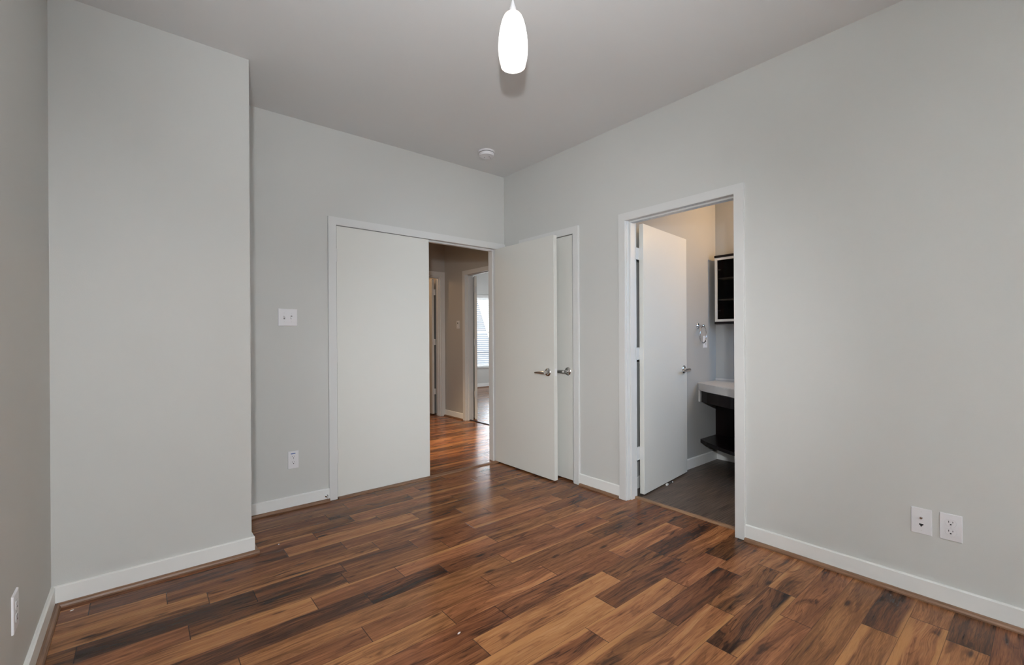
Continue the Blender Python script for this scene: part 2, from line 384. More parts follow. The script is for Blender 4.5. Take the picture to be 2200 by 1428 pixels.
# one row per course of boards, from the hall door towards the camera; each board: right-hand end, tone, sapwood, figure
R_ = {
 -1: [(-2.0, .4), (-.9, .5), (.1, .4)],
 0: [(-1.35, .42), (-.75, .40), (.1, .45)],
 1: [(-1.612, .45), (-1.05, .52), (-.412, .47), (.1, .42)],
 2: [(-1.774, .42, 't'), (-1.172, .33, '', .7), (-.582, .46, 'b'), (.1, .42)],
 3: [(-1.655, .36, '', .9), (-.469, .50, 't'), (.1, .45, 'b')],
 4: [(-1.921, .40, 't'), (-1.519, .36, 'tb', 1.0), (-.932, .42, 'b'), (-.30, .38), (.1, .36)],
 5: [(-2.907, .46, 't'), (-2.109, .30, '', .6), (-1.314, .66, 'b', .6), (-.514, .40), (-.2, .56, '', .8), (.1, .40)],
 6: [(-2.639, .58, 'tb', .7), (-1.833, .38), (-1.043, .40, 'b'), (-.645, .56, '', .5), (.1, .38)],
 7: [(-2.492, .52, 't', .7), (-1.690, .48, 'b', 1.0), (-.893, .44), (-.1, .46), (.1, .40)],
 8: [(-2.923, .30), (-2.322, .12, '', .5), (-1.920, .27, '', 1.0), (-1.518, .31), (-1.123, .44, 't'), (-.338, .58, 'b', .6), (.1, .32)],
 9: [(-2.579, .46), (-1.95, .27, 'b', .9), (-1.377, .40), (-.583, .45), (-.194, .42, '', 1.2), (.1, .34)],
 10: [(-2.128, .62, 't', .5), (-1.716, .45, 't', .4), (-1.127, .60, 't', .6), (-.35, .44, 'b', .8), (.1, .40)],
 11: [(-1.926, .25, '', .8), (-1.526, .14, '', 1.3), (-.732, .44, '', .8), (.1, .48, 't')],
 12: [(-2.45, .50), (-1.218, .52, '', .5), (-.40, .48, 'b', .8), (.1, .43)],
 13: [(-2.029, .47, 't', .7), (-1.425, .47, '', .5), (-.627, .40, '', .9), (-.235, .36, '', .7), (.1, .30)],
 14: [(-2.75, .5), (-1.718, .60, 't', .8), (-1.121, .54, '', 1.0), (-.50, .46), (.1, .38)],
 15: [(-2.5, .4), (-1.521, .45, '', .8), (-.722, .41, '', .8), (-.133, .55, 't', .9), (.1, .27)],
 16: [(-2.4, .5), (-1.720, .45, '', .7), (-.921, .66, 't', .7), (-.536, .37, '', .9), (.1, .29, '', .8)],
 17: [(-2.1, .4), (-1.122, .68, 't', .6), (-.526, .34), (.1, .50, '', 1.2)],
 18: [(-2.3, .5), (-1.325, .46, 'tb', 1.3), (-.730, .64, 't', .6), (-.334, .48, '', .8), (.1, .28)],
 19: [(-2.0, .5), (-1.026, .54, 't', .9), (-.432, .32, '', .7), (.1, .48, '', .8)],
 20: [(-1.9, .5), (-.78, .58, 'b', .9), (-.243, .42, '', 1.1), (.1, .58, 't', .8)],
 21: [(-2.0, .4), (-1.027, .58, '', .6), (-.432, .22, 'b', 1.5), (.1, .58, '', .8)],
 22: [(-1.6, .4), (-.624, .53, 't', .9), (.1, .50, '', 1.0)],
 23: [(-1.5, .5), (.1, .46, '', .5)],
 24: [(-1.3, .5), (-.430, .56, 't', .6), (.1, .24, 'b', .6)],
 25: [(-1.1, .5), (-.220, .46, 'tb', .9), (.1, .48, '', .9)],
 26: [(-1.2, .4), (-.30, .52, '', .7), (.1, .24, '', .5)],
}
planks = []
for k in range(-1, 55):
    row = R_.get(k)
    if not row:
        row, x = [], -3.1 + random.random() * .5
        while x < 0.1:
            row.append((x, random.uniform(.25, .62), random.choice(['', 't', 'b', ''])))
            x += random.choice([.4, .6, .8, 1.2])
        row.append((.1, .4))
    x = -3.1
    for e in row:
        sp_ = e[2] if len(e) > 2 else ''
        planks.append((x, e[0], Y(k), e[1], 1.0 if 't' in sp_ else 0.0, 1.0 if 'b' in sp_ else 0.0,
                       e[3] if len(e) > 3 else .6, random.random()))
        x = e[0]
plank_mesh('floor', planks, 'glossy multi-toned acacia plank floor of the empty bedroom')
def rand_planks(x0, x1, y0, y1):
    out, y = [], y0
    while y < y1:
        y += 0.1194; x = x0; first = True
        while x < x1 - 1e-6:
            L = random.choice([.4, .6, .8, 1.2])
            if first: L *= random.uniform(.3, 1); first = False
            out.append((x, min(x + L, x1), y, random.uniform(.30, .60), random.choice([0., 0., 1.]), random.choice([0., 0., 1.]), .7, random.random())); x += L
    return out
plank_mesh('floor_hall', rand_planks(-1.75, .92, 0.10, 4.3), 'glossy acacia plank floor of the hall beyond the double door')
plank_mesh('floor_room', rand_planks(.92, 5.0, 0.0, 5.2), 'plank floor of the daylit room past the hall')
bm = B(); box(bm, .1, 1.7, -3.1, -1.2, -.02, 0.004); struct('floor_bath', bm, TILE, 'dark brown streaked tile floor of the bathroom', 'floor')
bm = B(); box(bm, -3.4, 5.2, -6.7, 5.5, -.2, -.021); struct('floor_slab', bm, CEIL, 'slab under the floors', 'floor')
bm = B(); box(bm, -3.2, 5.1, -6.6, 5.4, H, H + .12); struct('ceiling', bm, CEIL, 'smooth pale grey painted ceiling', 'ceiling')

# ------------------------------------------------------------------ walls
XE, PY, XL = -2.2555, -0.553, -3.0384
DT = 2.087   # top of casings
def wall(name, boxes, m, label):
    bm = B()
    for b_ in boxes: box(bm, *b_)
    return struct(name, bm, m, label)
wall('wall_back', [(XE - .05, -1.62, 0, .12, 0, H), (-.085, .0, 0, .12, 0, H), (-1.62, -.085, 0, .12, 2.05, H)], WALL, 'grey wall with the white double door')
wall('wall_projection', [(XL - .1, XE, PY, .12, 0, H)], WALL, 'grey wall face that projects into the room beside the double door')
wall('wall_left', [(XL - .1, XL, -4.0, PY, 0, H), (XL - .1, XL, -6.6, -5.8, 0, H), (XL - .1, XL, -5.8, -4.0, 0, .5), (XL - .1, XL, -5.8, -4.0, 2.4, H), (XL - .1, XL - .08, -5.8, -4.0, .5, 2.4)], WALL, 'grey wall at the edge of the picture beside the camera')
wall('wall_right', [(0, .115, -.315, .12, 0, H), (0, .115, -1.40, -.89, 0, H), (0, .115, -6.6, -2.205, 0, H),
                    (0, .115, -.89, -.315, 2.05, H), (0, .115, -2.205, -1.40, 2.05, H)], WALL, 'long grey wall with the narrow closet door and the bathroom doorway')
wall('wall_rear', [(-3.2, -2.85, -6.6, -6.48, 0, H), (-.55, 0.0, -6.6, -6.48, 0, H), (-2.85, -.55, -6.6, -6.48, 0, .45), (-2.85, -.55, -6.6, -6.48, 2.45, H)], WALL, 'grey wall behind the camera with a wide window')
# bathroom, closet, hall and far rooms
TW, FW = -1.308, 1.575
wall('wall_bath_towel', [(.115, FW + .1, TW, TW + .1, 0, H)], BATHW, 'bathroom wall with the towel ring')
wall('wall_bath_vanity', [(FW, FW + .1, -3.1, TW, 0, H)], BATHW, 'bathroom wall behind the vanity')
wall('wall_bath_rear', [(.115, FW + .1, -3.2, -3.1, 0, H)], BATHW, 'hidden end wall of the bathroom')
XH, YH = .86, 2.53
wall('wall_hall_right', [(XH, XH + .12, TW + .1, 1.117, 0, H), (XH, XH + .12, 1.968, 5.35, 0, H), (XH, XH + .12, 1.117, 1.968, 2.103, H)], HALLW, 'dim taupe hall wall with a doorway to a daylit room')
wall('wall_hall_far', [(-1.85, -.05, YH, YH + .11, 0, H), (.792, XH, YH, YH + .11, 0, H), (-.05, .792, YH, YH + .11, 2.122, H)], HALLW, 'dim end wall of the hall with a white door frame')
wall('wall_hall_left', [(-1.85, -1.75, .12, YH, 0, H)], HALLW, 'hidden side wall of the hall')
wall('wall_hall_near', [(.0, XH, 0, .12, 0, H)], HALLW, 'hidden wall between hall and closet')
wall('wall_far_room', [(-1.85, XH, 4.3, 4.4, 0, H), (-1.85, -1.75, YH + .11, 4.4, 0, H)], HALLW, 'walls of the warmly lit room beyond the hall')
YW = 5.26
WX0, WX1, WZ0, WZ1 = 3.0, 4.3, .477, 2.13
wall('wall_room_window', [(XH + .12, WX0, YW, YW + .12, 0, H), (WX1, 5.0, YW, YW + .12, 0, H), (WX0, WX1, YW, YW + .12, 0, WZ0), (WX0, WX1, YW, YW + .12, WZ1, H)], WALL, 'grey wall with the blinded window in the far room')
wall('wall_room_side', [(5.0, 5.1, -.1, 5.4, 0, H), (XH + .12, 5.0, -.1, 0, 0, H)], WALL, 'hidden walls of the daylit room')

# ------------------------------------------------------------------ baseboards and shoe mouldings
BH = .092
BP = [(0, 0.0), (.014, 0.0), (.014, BH - .004), (.008, BH), (0, BH)]
SP = [(.014, 0.0), (.034, 0.0), (.034, .007), (.030, .015), (.023, .019), (.014, .019)]
def base(name, pts, label, prof=BP, m=TRIM_BRIGHT):
    bm = B()
    for a, b_ in pts: sweep(bm, prof, (*a, 0), (*b_, 0))
    return struct(name, bm, m, label, 'trim')
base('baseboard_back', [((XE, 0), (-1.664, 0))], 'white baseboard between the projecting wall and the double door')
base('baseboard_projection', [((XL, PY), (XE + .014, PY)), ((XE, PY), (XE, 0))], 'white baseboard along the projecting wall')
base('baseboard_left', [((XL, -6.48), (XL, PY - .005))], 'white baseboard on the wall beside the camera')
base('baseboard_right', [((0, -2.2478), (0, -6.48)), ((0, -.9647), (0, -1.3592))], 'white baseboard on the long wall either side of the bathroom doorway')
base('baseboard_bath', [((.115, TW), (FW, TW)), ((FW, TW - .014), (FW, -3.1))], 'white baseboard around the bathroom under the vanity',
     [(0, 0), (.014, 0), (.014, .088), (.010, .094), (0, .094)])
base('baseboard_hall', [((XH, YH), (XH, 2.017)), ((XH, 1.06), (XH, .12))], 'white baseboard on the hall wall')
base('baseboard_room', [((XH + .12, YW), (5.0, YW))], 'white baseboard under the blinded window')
base('trim_1', [((XE + .014, 0), (-1.664, 0))], 'brown oak shoe moulding along the baseboard beside the double door', SP, OAKX)
base('trim_2', [((XL + .002, PY), (XE + .034, PY)), ((XE, PY - .014), (XE, -.014))], 'brown oak shoe moulding around the projecting wall', SP, OAKX)
base('trim_3', [((XL, -6.48), (XL, PY - .005))], 'brown oak shoe moulding on the wall beside the camera', SP, OAKY)
base('trim_4', [((0, -2.2478), (0, -6.48))], 'brown oak shoe moulding on the long wall under the outlets', SP, OAKY)
base('trim_5', [((0, -.975), (0, -1.352))], 'short brown shoe moulding between closet and bathroom doorway', SP, OAKY)
base('trim_6', [((XH, YH), (XH, 2.017)), ((XH + .12, YW), (5.0, YW))], 'brown shoe moulding in the hall and far room', SP, OAKX)
# thresholds
TP = [(-.03, 0), (.03, 0), (.026, .006), (.012, .0105), (-.012, .0105), (-.026, .006)]
base('trim_7', [((-1.60, -.004), (-.104, -.004))], 'rounded oak threshold strip under the double door', TP, OAKX)
base('trim_8', [((.100, -1.415), (.100, -2.192))], 'pale oak threshold strip at the bathroom doorway', [(a * .75, b_) for a, b_ in TP], OAKYL)
base('trim_9', [((XH + .06, 1.95), (XH + .06, 1.13))], 'dark threshold strip at the daylit room doorway', [(a * .7, b_) for a, b_ in TP], ESP)

# ------------------------------------------------------------------ door frames
def casing_u(bm, axis, front, back, o0, o1, zt, i0, i1, zi):
    pts = [(o0, 0), (o0, zt), (o1, zt), (o1, 0), (i1, 0), (i1, zi), (i0, zi), (i0, 0)]
    mk = (lambda a, d, z: (a, d, z)) if axis == 'y' else (lambda a, d, z: (d, a, z))
    F = [bm.verts.new(mk(a, front, z)) for a, z in pts]; K = [bm.verts.new(mk(a, back, z)) for a, z in pts]
    # quads only, so the U shape stays clean
    for q in ((0, 1, 6, 7), (1, 2, 5, 6), (2, 3, 4, 5)): bm.faces.new([F[i] for i in q]); bm.faces.new([K[i] for i in q[::-1]])
    for i in range(8): bm.faces.new((F[i], F[(i + 1) % 8], K[(i + 1) % 8], K[i]))
    bmesh.ops.recalc_face_normals(bm, faces=bm.faces)
    es = [e for e in bm.edges if all(v in F for v in e.verts) and {F.index(v) for v in e.verts} not in ({1, 6}, {2, 5})]
    bmesh.ops.bevel(bm, geom=es, offset=.0025, segments=2, affect='EDGES')
def frame(name, label, casing, jamb, stop):
    bm = B(); casing_u(bm, *casing)
    o = struct(name, bm, TRIM, label, 'trim')
    bm = B()
    for b_ in jamb: box(bm, *b_)
    obj('jamb', bm, TRIM, o)
    bm = B()
    for b_ in stop: box(bm, *b_, .0015, 1)
    obj('door_stop_strip', bm, TRIM, o)
    return o
ct = .018
frame('trim_10', 'white casing around the double door',
      ('y', -ct, 0, -1.664, -.001, DT, -1.606, -.099, DT - .057),
      [(-1.62, -1.602, 0, .12, 0, 2.034), (-.103, -.085, 0, .12, 0, 2.034), (-1.62, -.085, 0, .12, 2.034, 2.05)],
      [(-.115, -.103, .040, .078, 0, 2.022), (-1.602, -.103, .040, .078, 2.020, 2.034)])
frame('trim_11', 'white casing around the narrow closet door',
      ('x', -ct, 0, -.9647, -.2377, DT, -.9067, -.2957, DT - .057),
      [(0, .115, -.315, -.297, 0, 2.034), (0, .115, -.906, -.888, 0, 2.034), (0, .115, -.906, -.297, 2.034, 2.05)],
      [(.040, .078, -.309, -.297, 0, 2.02), (.040, .078, -.906, -.896, 0, 2.02), (.040, .078, -.906, -.297, 2.02, 2.034)])
frame('trim_12', 'white casing around the bathroom doorway',
      ('x', -ct, 0, -2.2478, -1.3592, DT, -2.190, -1.4172, DT - .055),
      [(0, .115, -1.422, -1.40, 0, 2.034), (0, .115, -2.205, -2.187, 0, 2.034), (0, .115, -2.205, -1.40, 2.034, 2.05)],
      [(.030, .070, -1.434, -1.422, 0, 2.022), (.030, .070, -2.187, -2.175, 0, 2.022), (.030, .070, -2.187, -1.422, 2.022, 2.034)])
frame('trim_13', 'white casing around the daylit room doorway in the hall',
      ('x', XH - ct, XH, 1.06, 2.017, 2.140, 1.123, 1.954, 2.081),
      [(XH, XH + .12, 1.950, 1.968, 0, 2.085), (XH, XH + .12, 1.117, 1.135, 0, 2.085), (XH, XH + .12, 1.117, 1.968, 2.085, 2.103)],
      [(XH + .03, XH + .07, 1.938, 1.950, 0, 2.073), (XH + .03, XH + .07, 1.135, 1.95, 2.073, 2.085)])
frame('trim_14', 'white casing around the door at the end of the hall',
      ('y', YH - ct, YH, -.11, .855, 2.181, -.048, .789, 2.118),
      [(.772, .792, YH, YH + .11, 0, 2.10), (-.05, -.03, YH, YH + .11, 0, 2.10), (-.05, .792, YH, YH + .11, 2.10, 2.122)],
      [(.760, .772, YH + .03, YH + .07, 0, 2.09), (-.03, .772, YH + .03, YH + .07, 2.088, 2.10)])

# ------------------------------------------------------------------ doors
def lever(parent, x, z):
    """lever handle on the face y=0 pointing back to the hinge side"""
    bm = B(); lathe(bm, [(.034, 0), (.034, .004), (.030, .009), (.020, .012), (.0125, .0125)], 36, '-y', (x, 0, z))
    lathe(bm, [(.0120, .011), (.0120, .050), (.0105, .056), (.0, .0565)], 24, '-y', (x, 0, z))
    h = obj('handle', bm, STEEL, parent, True)
    bm = B()
    secs = [(0.012, .012, .0095), (-.012, .0125, .0095), (-.045, .0115, .0085), (-.085, .0095, .0070), (-.112, .0075, .0060), (-.118, .004, .004)]
    rings = []
    for dx, rz_, ry in secs:
        rings.append([bm.verts.new((x + dx, -.050 + .006 * (dx / .118) ** 2 + ry * math.sin(a), z - .002 + rz_ * math.cos(a) - .006 * (dx / .118) ** 2)) for a in [2 * math.pi * i / 16 for i in range(16)]])
    for a, b_ in zip(rings, rings[1:]):
        for i in range(16): bm.faces.new((a[i], a[(i + 1) % 16], b_[(i + 1) % 16], b_[i]))
    bm.faces.new(rings[0][::-1]); bm.faces.new(rings[-1])
    obj('lever', bm, STEEL, h, True, 50)
def door(name, label, w, z0, z1, loc, rz, handle=None, hinges='barrel', hz=(), t=.036):
    d = thing(name, label, 'door', loc, rz, None, 'structure')
    bm = B(); box(bm, 0, w, 0, t, z0, z1, .0015, 1); obj('door_panel', bm, DOORP, d)
    for a, b_ in hz:
        bm = B()
        if hinges == 'barrel':
            cyl(bm, (-.003, -.006, a), (-.003, -.006, b_), .0065, n=16)
            cyl(bm, (-.003, -.006, a - .003), (-.003, -.006, a), .0045, n=12); cyl(bm, (-.003, -.006, b_), (-.003, -.006, b_ + .003), .0045, n=12)
        else:   # leaf on the hinge edge, knuckle at the far corner
            box(bm, -.0025, .0005, .004, t, a, b_)
            for q in range(5):
                l = (b_ - a) / 5
                cyl(bm, (-.006, t + .004, a + q * l + .001), (-.006, t + .004, a + (q + 1) * l - .001), .0062, n=14)
            box(bm, -.050, -.004, t - .002, t + .001, a, b_)
        obj('hinge', bm, TRIM, d, True)
    if handle: lever(d, *handle)
    return d
HZ = [(.267, .361), (1.015, 1.109), (1.762, 1.852)]
d1 = door('door_1', 'closed white flush leaf of the double door, hinged beside the light switch', .775, .010, 2.028, (-1.5995, 0, 0), 0, None, 'barrel', HZ)
bm = B(); box(bm, .7745, .7765, .008, .028, .87, .93, .0005, 1); tag(obj('latch_plate', bm, STEEL, d1), 'steel latch plate')
d2 = door('door_2', 'open white flush leaf of the double door, swung against the closet with a lever handle', .785, .012, 2.028, (-.1165, -.006, 0), math.radians(-90), (.712, .899), 'barrel', ())
bm = B(); box(bm, .7845, .7862, .008, .028, .87, .93, .0005, 1); tag(obj('latch_plate', bm, PLATE, d2), 'pale latch plate in the door edge')
door('door_3', 'closed narrow white closet door with a lever handle behind the open leaf', .603, .014, 2.028, (0.002, -.2995, 0), math.radians(-90), (.535, .906), 'barrel', ())
ang = math.atan2(.085, .765)
door('door_4', 'white bathroom door standing open into the tiled bathroom', .772, .016, 2.030, (.157, -1.455, 0), ang, (.705, .908), 'leaf', [(.272, .368), (1.018, 1.110), (1.764, 1.852)])
ang5 = math.radians(62)
door('door_5', 'white door edge in the hall, opened into the daylit room', .76, .012, 2.075, (1.012, 1.893, 0), ang5, None, 'leaf', [(.33, .42), (1.08, 1.17), (1.83, 1.92)])
d6 = door('door_6', 'white door open to the warmly lit room at the end of the hall', .76, .02, 2.088, (.753, YH + .137, 0), math.radians(90), None, 'leaf', [])
for za, zb in ((.32, .405), (1.076, 1.167), (1.839, 1.928)):
    bm = B(); box(bm, -.008, -.0005, -.020, .030, za, zb); cyl(bm, (-.012, -.012, za), (-.012, -.012, zb), .006, n=14); obj('hinge', bm, TRIM, d6, True)
# ------------------------------------------------------------------ electrical plates (local: plate in x-z plane, front towards -y)
def plate_mesh(w, h, t=.006):
    bm = B(); box(bm, -w / 2, w / 2, -t, 0, -h / 2, h / 2)
    top = [e for e in bm.edges if all(abs(v.co.y + t) < 1e-6 for v in e.verts)]
    bmesh.ops.bevel(bm, geom=top, offset=.0045, segments=3, affect='EDGES', profile=.6)
    return bm
def screw(parent, x, z, y=-.006, r=.003):
    bm = B(); cyl(bm, (x, y + .001, z), (x, y - .0008, z), r, r * .8, 14); obj('screw', bm, IVORY, parent)
def recept(parent, zc, y=-.006):
    bm = B()
    n = 40; R = .0172; lim = .0142; pts = []
    for i in range(n):
        a = 2 * math.pi * i / n; pts.append((R * math.cos(a), max(-lim, min(lim, R * math.sin(a)))))
    a_ = [bm.verts.new((x, y + .001, zc + z)) for x, z in pts]; b_ = [bm.verts.new((x * .96, y - .0014, zc + z * .96)) for x, z in pts]
    bm.faces.new(b_)
    for i in range(n): bm.faces.new((a_[i], a_[(i + 1) % n], b_[(i + 1) % n], b_[i]))
    r = obj('socket', bm, PLATE, parent, True)
    bm = B(); yy = y - .0014
    box(bm, -.0076, -.0054, yy - .0004, yy + .001, zc + .0010, zc + .0092); box(bm, .0056, .0074, yy - .0004, yy + .001, zc + .0018, zc + .0084)
    cyl(bm, (0, yy + .001, zc - .0062), (0, yy - .0005, zc - .0062), .0029, n=16)
    obj('slots', bm, BLACK, r)
    bm = B(); torus(bm, (0, y - .0002, zc), .0180, .0005, Matrix.Identity(3), 40, 6)
    for v in bm.verts: v.co.z = zc + max(-.0150, min(.0150, v.co.z - zc))
    obj('socket_gap', bm, IVORY, r)
def outlet(label, loc, rz, w, h, sticker=False):
    t = thing('outlet', label, 'outlet', loc, rz, 'wall outlets')
    obj('plate', plate_mesh(w, h), PLATE, t, True)
    recept(t, .0195); recept(t, -.0195); screw(t, 0, 0)
    if sticker:
        bm = B(); box(bm, -.017, .013, -.0066, -.0058, .0405, .0470); tag(obj('sticker', bm, BLUE, t), 'small blue sticker')
    return t
outlet('white duplex outlet with a blue sticker beside the double door', (-1.9055, 0, .342), 0, .070, .122, True)
outlet('white duplex outlet beside the cable jack plate on the long wall', (0, -3.108, .3515), math.radians(-90), .072, .116)
outlet('white outlet seen edge-on, low on the wall beside the camera', (XL, -1.307, .338), math.radians(90), .076, .118)
j = thing('jack_plate', 'white cable and telephone jack plate beside the outlet on the long wall', 'wall plate', (0, -3.012, .350), math.radians(-90))
obj('plate', plate_mesh(.071, .116), PLATE, j, True)
bm = B(); cyl(bm, (0, -.004, .0150), (0, -.0085, .0150), .0060, .0056, 6); cyl(bm, (0, -.006, .0150), (0, -.014, .0150), .0044, n=20); obj('cable_connector', bm, STEEL, j, True)
bm = B(); prism(bm, [(-.0075, -.0115), (.0075, -.0115), (.0075, -.0165), (.0030, -.0195), (.0030, -.0235), (-.0030, -.0235), (-.0030, -.0195), (-.0075, -.0165)], 0, .0012)
for v in bm.verts: v.co = Vector((v.co.x, -.0056 - v.co.z, v.co.y))
obj('telephone_jack', bm, BLACK, j)
screw(j, 0, .042); screw(j, 0, -.042)
s = thing('light_switch', 'white two-gang light switch plate on the wall beside the double door', 'light switch', (-1.936, 0, 1.337), 0, 'light switches')
obj('plate', plate_mesh(.122, .119, .007), PLATE, s, True)
for i, x in enumerate((-.023, .023)):
    bm = B(); box(bm, x - .0055, x + .0055, -.0080, -.005, -.0125, .0125, .0008, 1); o = obj('toggle_slot', bm, IVORY, s)
    bm = B(); sg = 1 if i == 0 else -1
    vs = [(-.0042, -.007, -.008), (.0042, -.007, -.008), (.0042, -.007, .008), (-.0042, -.007, .008),
          (-.0034, -.017, -.003 + sg * .007), (.0034, -.017, -.003 + sg * .007), (.0034, -.017, .003 + sg * .007), (-.0034, -.017, .003 + sg * .007)]
    V = [bm.verts.new((x + a, b_, c)) for a, b_, c in vs]
    for f in ((0, 1, 2, 3), (4, 5, 6, 7), (0, 1, 5, 4), (1, 2, 6, 5), (2, 3, 7, 6), (3, 0, 4, 7)): bm.faces.new([V[q] for q in f])
    obj('toggle', bm, PLATE, o)
    bm = B(); box(bm, x - .0048, x + .0048, -.0084, -.0070, -.0122 if sg > 0 else .004, -.0050 if sg > 0 else .0122); obj('toggle_gap', bm, GAP, o)
    screw(s, x, .030, -.007); screw(s, x, -.030, -.007)
s = thing('light_switch', 'small beige switch plate on the hall wall beside the daylit doorway', 'light switch', (XH, 2.157, 1.376), math.radians(-90), 'light switches')
obj('plate', plate_mesh(.070, .116), IVORY, s, True)
bm = B(); box(bm, -.0055, .0055, -.0080, -.005, .010, .034, .0008, 1); box(bm, -.0040, .0040, -.015, -.006, .020, .028); obj('toggle', bm, BLACK, s)
bm = B(); box(bm, -.008, .008, -.0085, -.005, -.034, -.012, .0008, 1); obj('rocker', bm, PLATE, s)
s = thing('outlet', 'white rectangular outlet plate on the bathroom wall beside the towel ring', 'outlet', (1.363, TW, 1.138), 0, 'wall outlets')
obj('plate', plate_mesh(.070, .114), PLATE, s, True)
bm = B(); box(bm, -.0165, .0165, -.0085, -.005, -.033, .033, .001, 1); o = obj('socket_face', bm, IVORY, s)
bm = B()
for zc in (.019, -.019):
    for x in (-.006, .006): box(bm, x - .0012, x + .0012, -.0090, -.008, zc, zc + .008)
    cyl(bm, (0, -.008, zc - .006), (0, -.0090, zc - .006), .0025, n=12)
box(bm, -.006, .006, -.0092, -.008, -.004, .004)
obj('slots', bm, BLACK, o)

# ------------------------------------------------------------------ pendant lamp
PX, PYL = -1.501, -1.937
pl = thing('pendant_lamp', 'lit white glass pendant lamp hanging from the ceiling on a thin cord', 'lamp', (PX, PYL, 2.34))
bm = B(); lathe(bm, [(.062, .399), (.062, .388), (.050, .376), (.010, .370), (.0, .370)], 40); obj('canopy', bm, PLATE, pl, True)
bm = B(); cyl(bm, (0, 0, .27), (0, 0, .372), .0028, n=12); obj('cord', bm, PLATE, pl, True)
bm = B(); lathe(bm, [(.0, .282), (.004, .281), (.009, .262), (.014, .246), (.0150, .232), (.0200, .228), (.0205, .222)], 32); obj('socket_cap', bm, PLATE, pl, True)
def smooth_prof(P_, k=5):
    out = []
    for i in range(len(P_) - 1):
        p0, p1, p2, p3 = P_[max(i - 1, 0)], P_[i], P_[i + 1], P_[min(i + 2, len(P_) - 1)]
        for j in range(k):
            t = j / k
            out.append(tuple(.5 * (2 * b + (c - a) * t + (2 * a - 5 * b + 4 * c - d) * t * t + (3 * b - a - 3 * c + d) * t ** 3) for a, b, c, d in zip(p0, p1, p2, p3)))
    return out + [P_[-1]]
prof = [(.0205, .2265), (.029, .2225), (.038, .212), (.047, .190), (.0545, .160), (.060, .125), (.0625, .090), (.062, .060), (.059, .032), (.0545, .012), (.0525, .004)]
prof = smooth_prof(prof)
inner = [(r - .0025, z) for r, z in prof[::-1]][:-1] + [(.0195, .2225)]
bm = B(); lathe(bm, prof + [(.0515, .0005)] + inner, 56)
sh = obj('glass_shade', bm, SHADE, pl, True)
bm = B(); bmesh.ops.create_uvsphere(bm, u_segments=24, v_segments=16, radius=.032, matrix=Matrix.Translation((0, 0, .085))); cyl(bm, (0, 0, .10), (0, 0, .2), .014, n=20); obj('bulb', bm, BULB, pl, True)

# ------------------------------------------------------------------ smoke detector
sd = thing('smoke_detector', 'round white smoke detector on the ceiling near the corner', 'smoke detector', (-.492, -.385, H))
bm = B(); lathe(bm, [(.069, 0), (.069, -.006), (.066, -.009), (.0, -.009)], 48); obj('base_ring', bm, PLATE, sd, True)
bm = B(); lathe(bm, [(.060, -.009), (.0625, -.010), (.0625, -.032), (.059, -.039), (.0, -.041)], 48); b1 = obj('body', bm, PLATE, sd, True)
for x, y in ((.018, -.012), (-.006, .022), (.040, .004)):
    bm = B(); cyl(bm, (x, y, -.0385), (x, y, -.0425), .0028, n=12); obj('vent_hole', bm, BLACK, b1)
bm = B(); lathe(bm, [(.0632, -.013), (.0632, -.016)], 48); obj('seam', bm, BLACK, b1)

# ------------------------------------------------------------------ door stops and floor flecks
st = thing('door_stop', 'small chrome door stop screwed into the baseboard beside the double door', 'door stop', (-1.686, -.014, .042), 0, 'door stops')
bm = B(); lathe(bm, [(.011, 0), (.011, .003), (.006, .005), (.004, .006), (.004, .040)], 24, '-y'); obj('rod', bm, CHROME, st, True)
bm = B(); lathe(bm, [(.0075, .038), (.0085, .041), (.0085, .050), (.006, .053)], 24, '-y'); obj('rubber_tip', bm, RUBBER, st, True)
st = thing('door_stop', 'small white-tipped door stop lying on the bathroom tile under the open door', 'door stop', (.50, -1.434, .004), math.radians(4), 'door stops')
bm = B(); cyl(bm, (0, 0, .009), (.085, 0, .009), .0035, n=14); obj('rod', bm, CHROME, st, True)
bm = B(); cyl(bm, (-.012, 0, .009), (.006, 0, .009), .0085, n=18); obj('rubber_tip', bm, RUBBER, st, True)
bm = B(); cyl(bm, (.082, 0, .009), (.088, 0, .009), .009, n=18); obj('flange', bm, CHROME, st, True)
def chip(label, x, y, rz, l, w):
    bm = B(); prism(bm, [(-l, -w * .4), (-l * .3, -w), (l * .7, -w * .8), (l, .1 * w), (l * .3, w), (-l * .6, w * .7)], 0, .0012)
    o = obj('paint_chip', bm, CHIP); o.location = (x, y, .0002); o.rotation_euler = (0, 0, rz)
    tag(o, label, 'paint chip', 'paint chips on the floor')
chip('white paint chip on the dark knot of a plank in the middle of the floor', -1.742, -1.865, .3, .009, .0035)
chip('tiny white paint chip on the floor in the corner beside the projecting wall', -2.965, -.640, .2, .007, .003)
chip('tiny white paint speck on the reddish plank past the projecting wall corner', -2.115, -.535, 0, .0035, .003)

# ------------------------------------------------------------------ bathroom
va = thing('vanity', 'white bow-front vanity top over open dark espresso shelves in the bathroom', 'vanity', (FW, TW, 0))
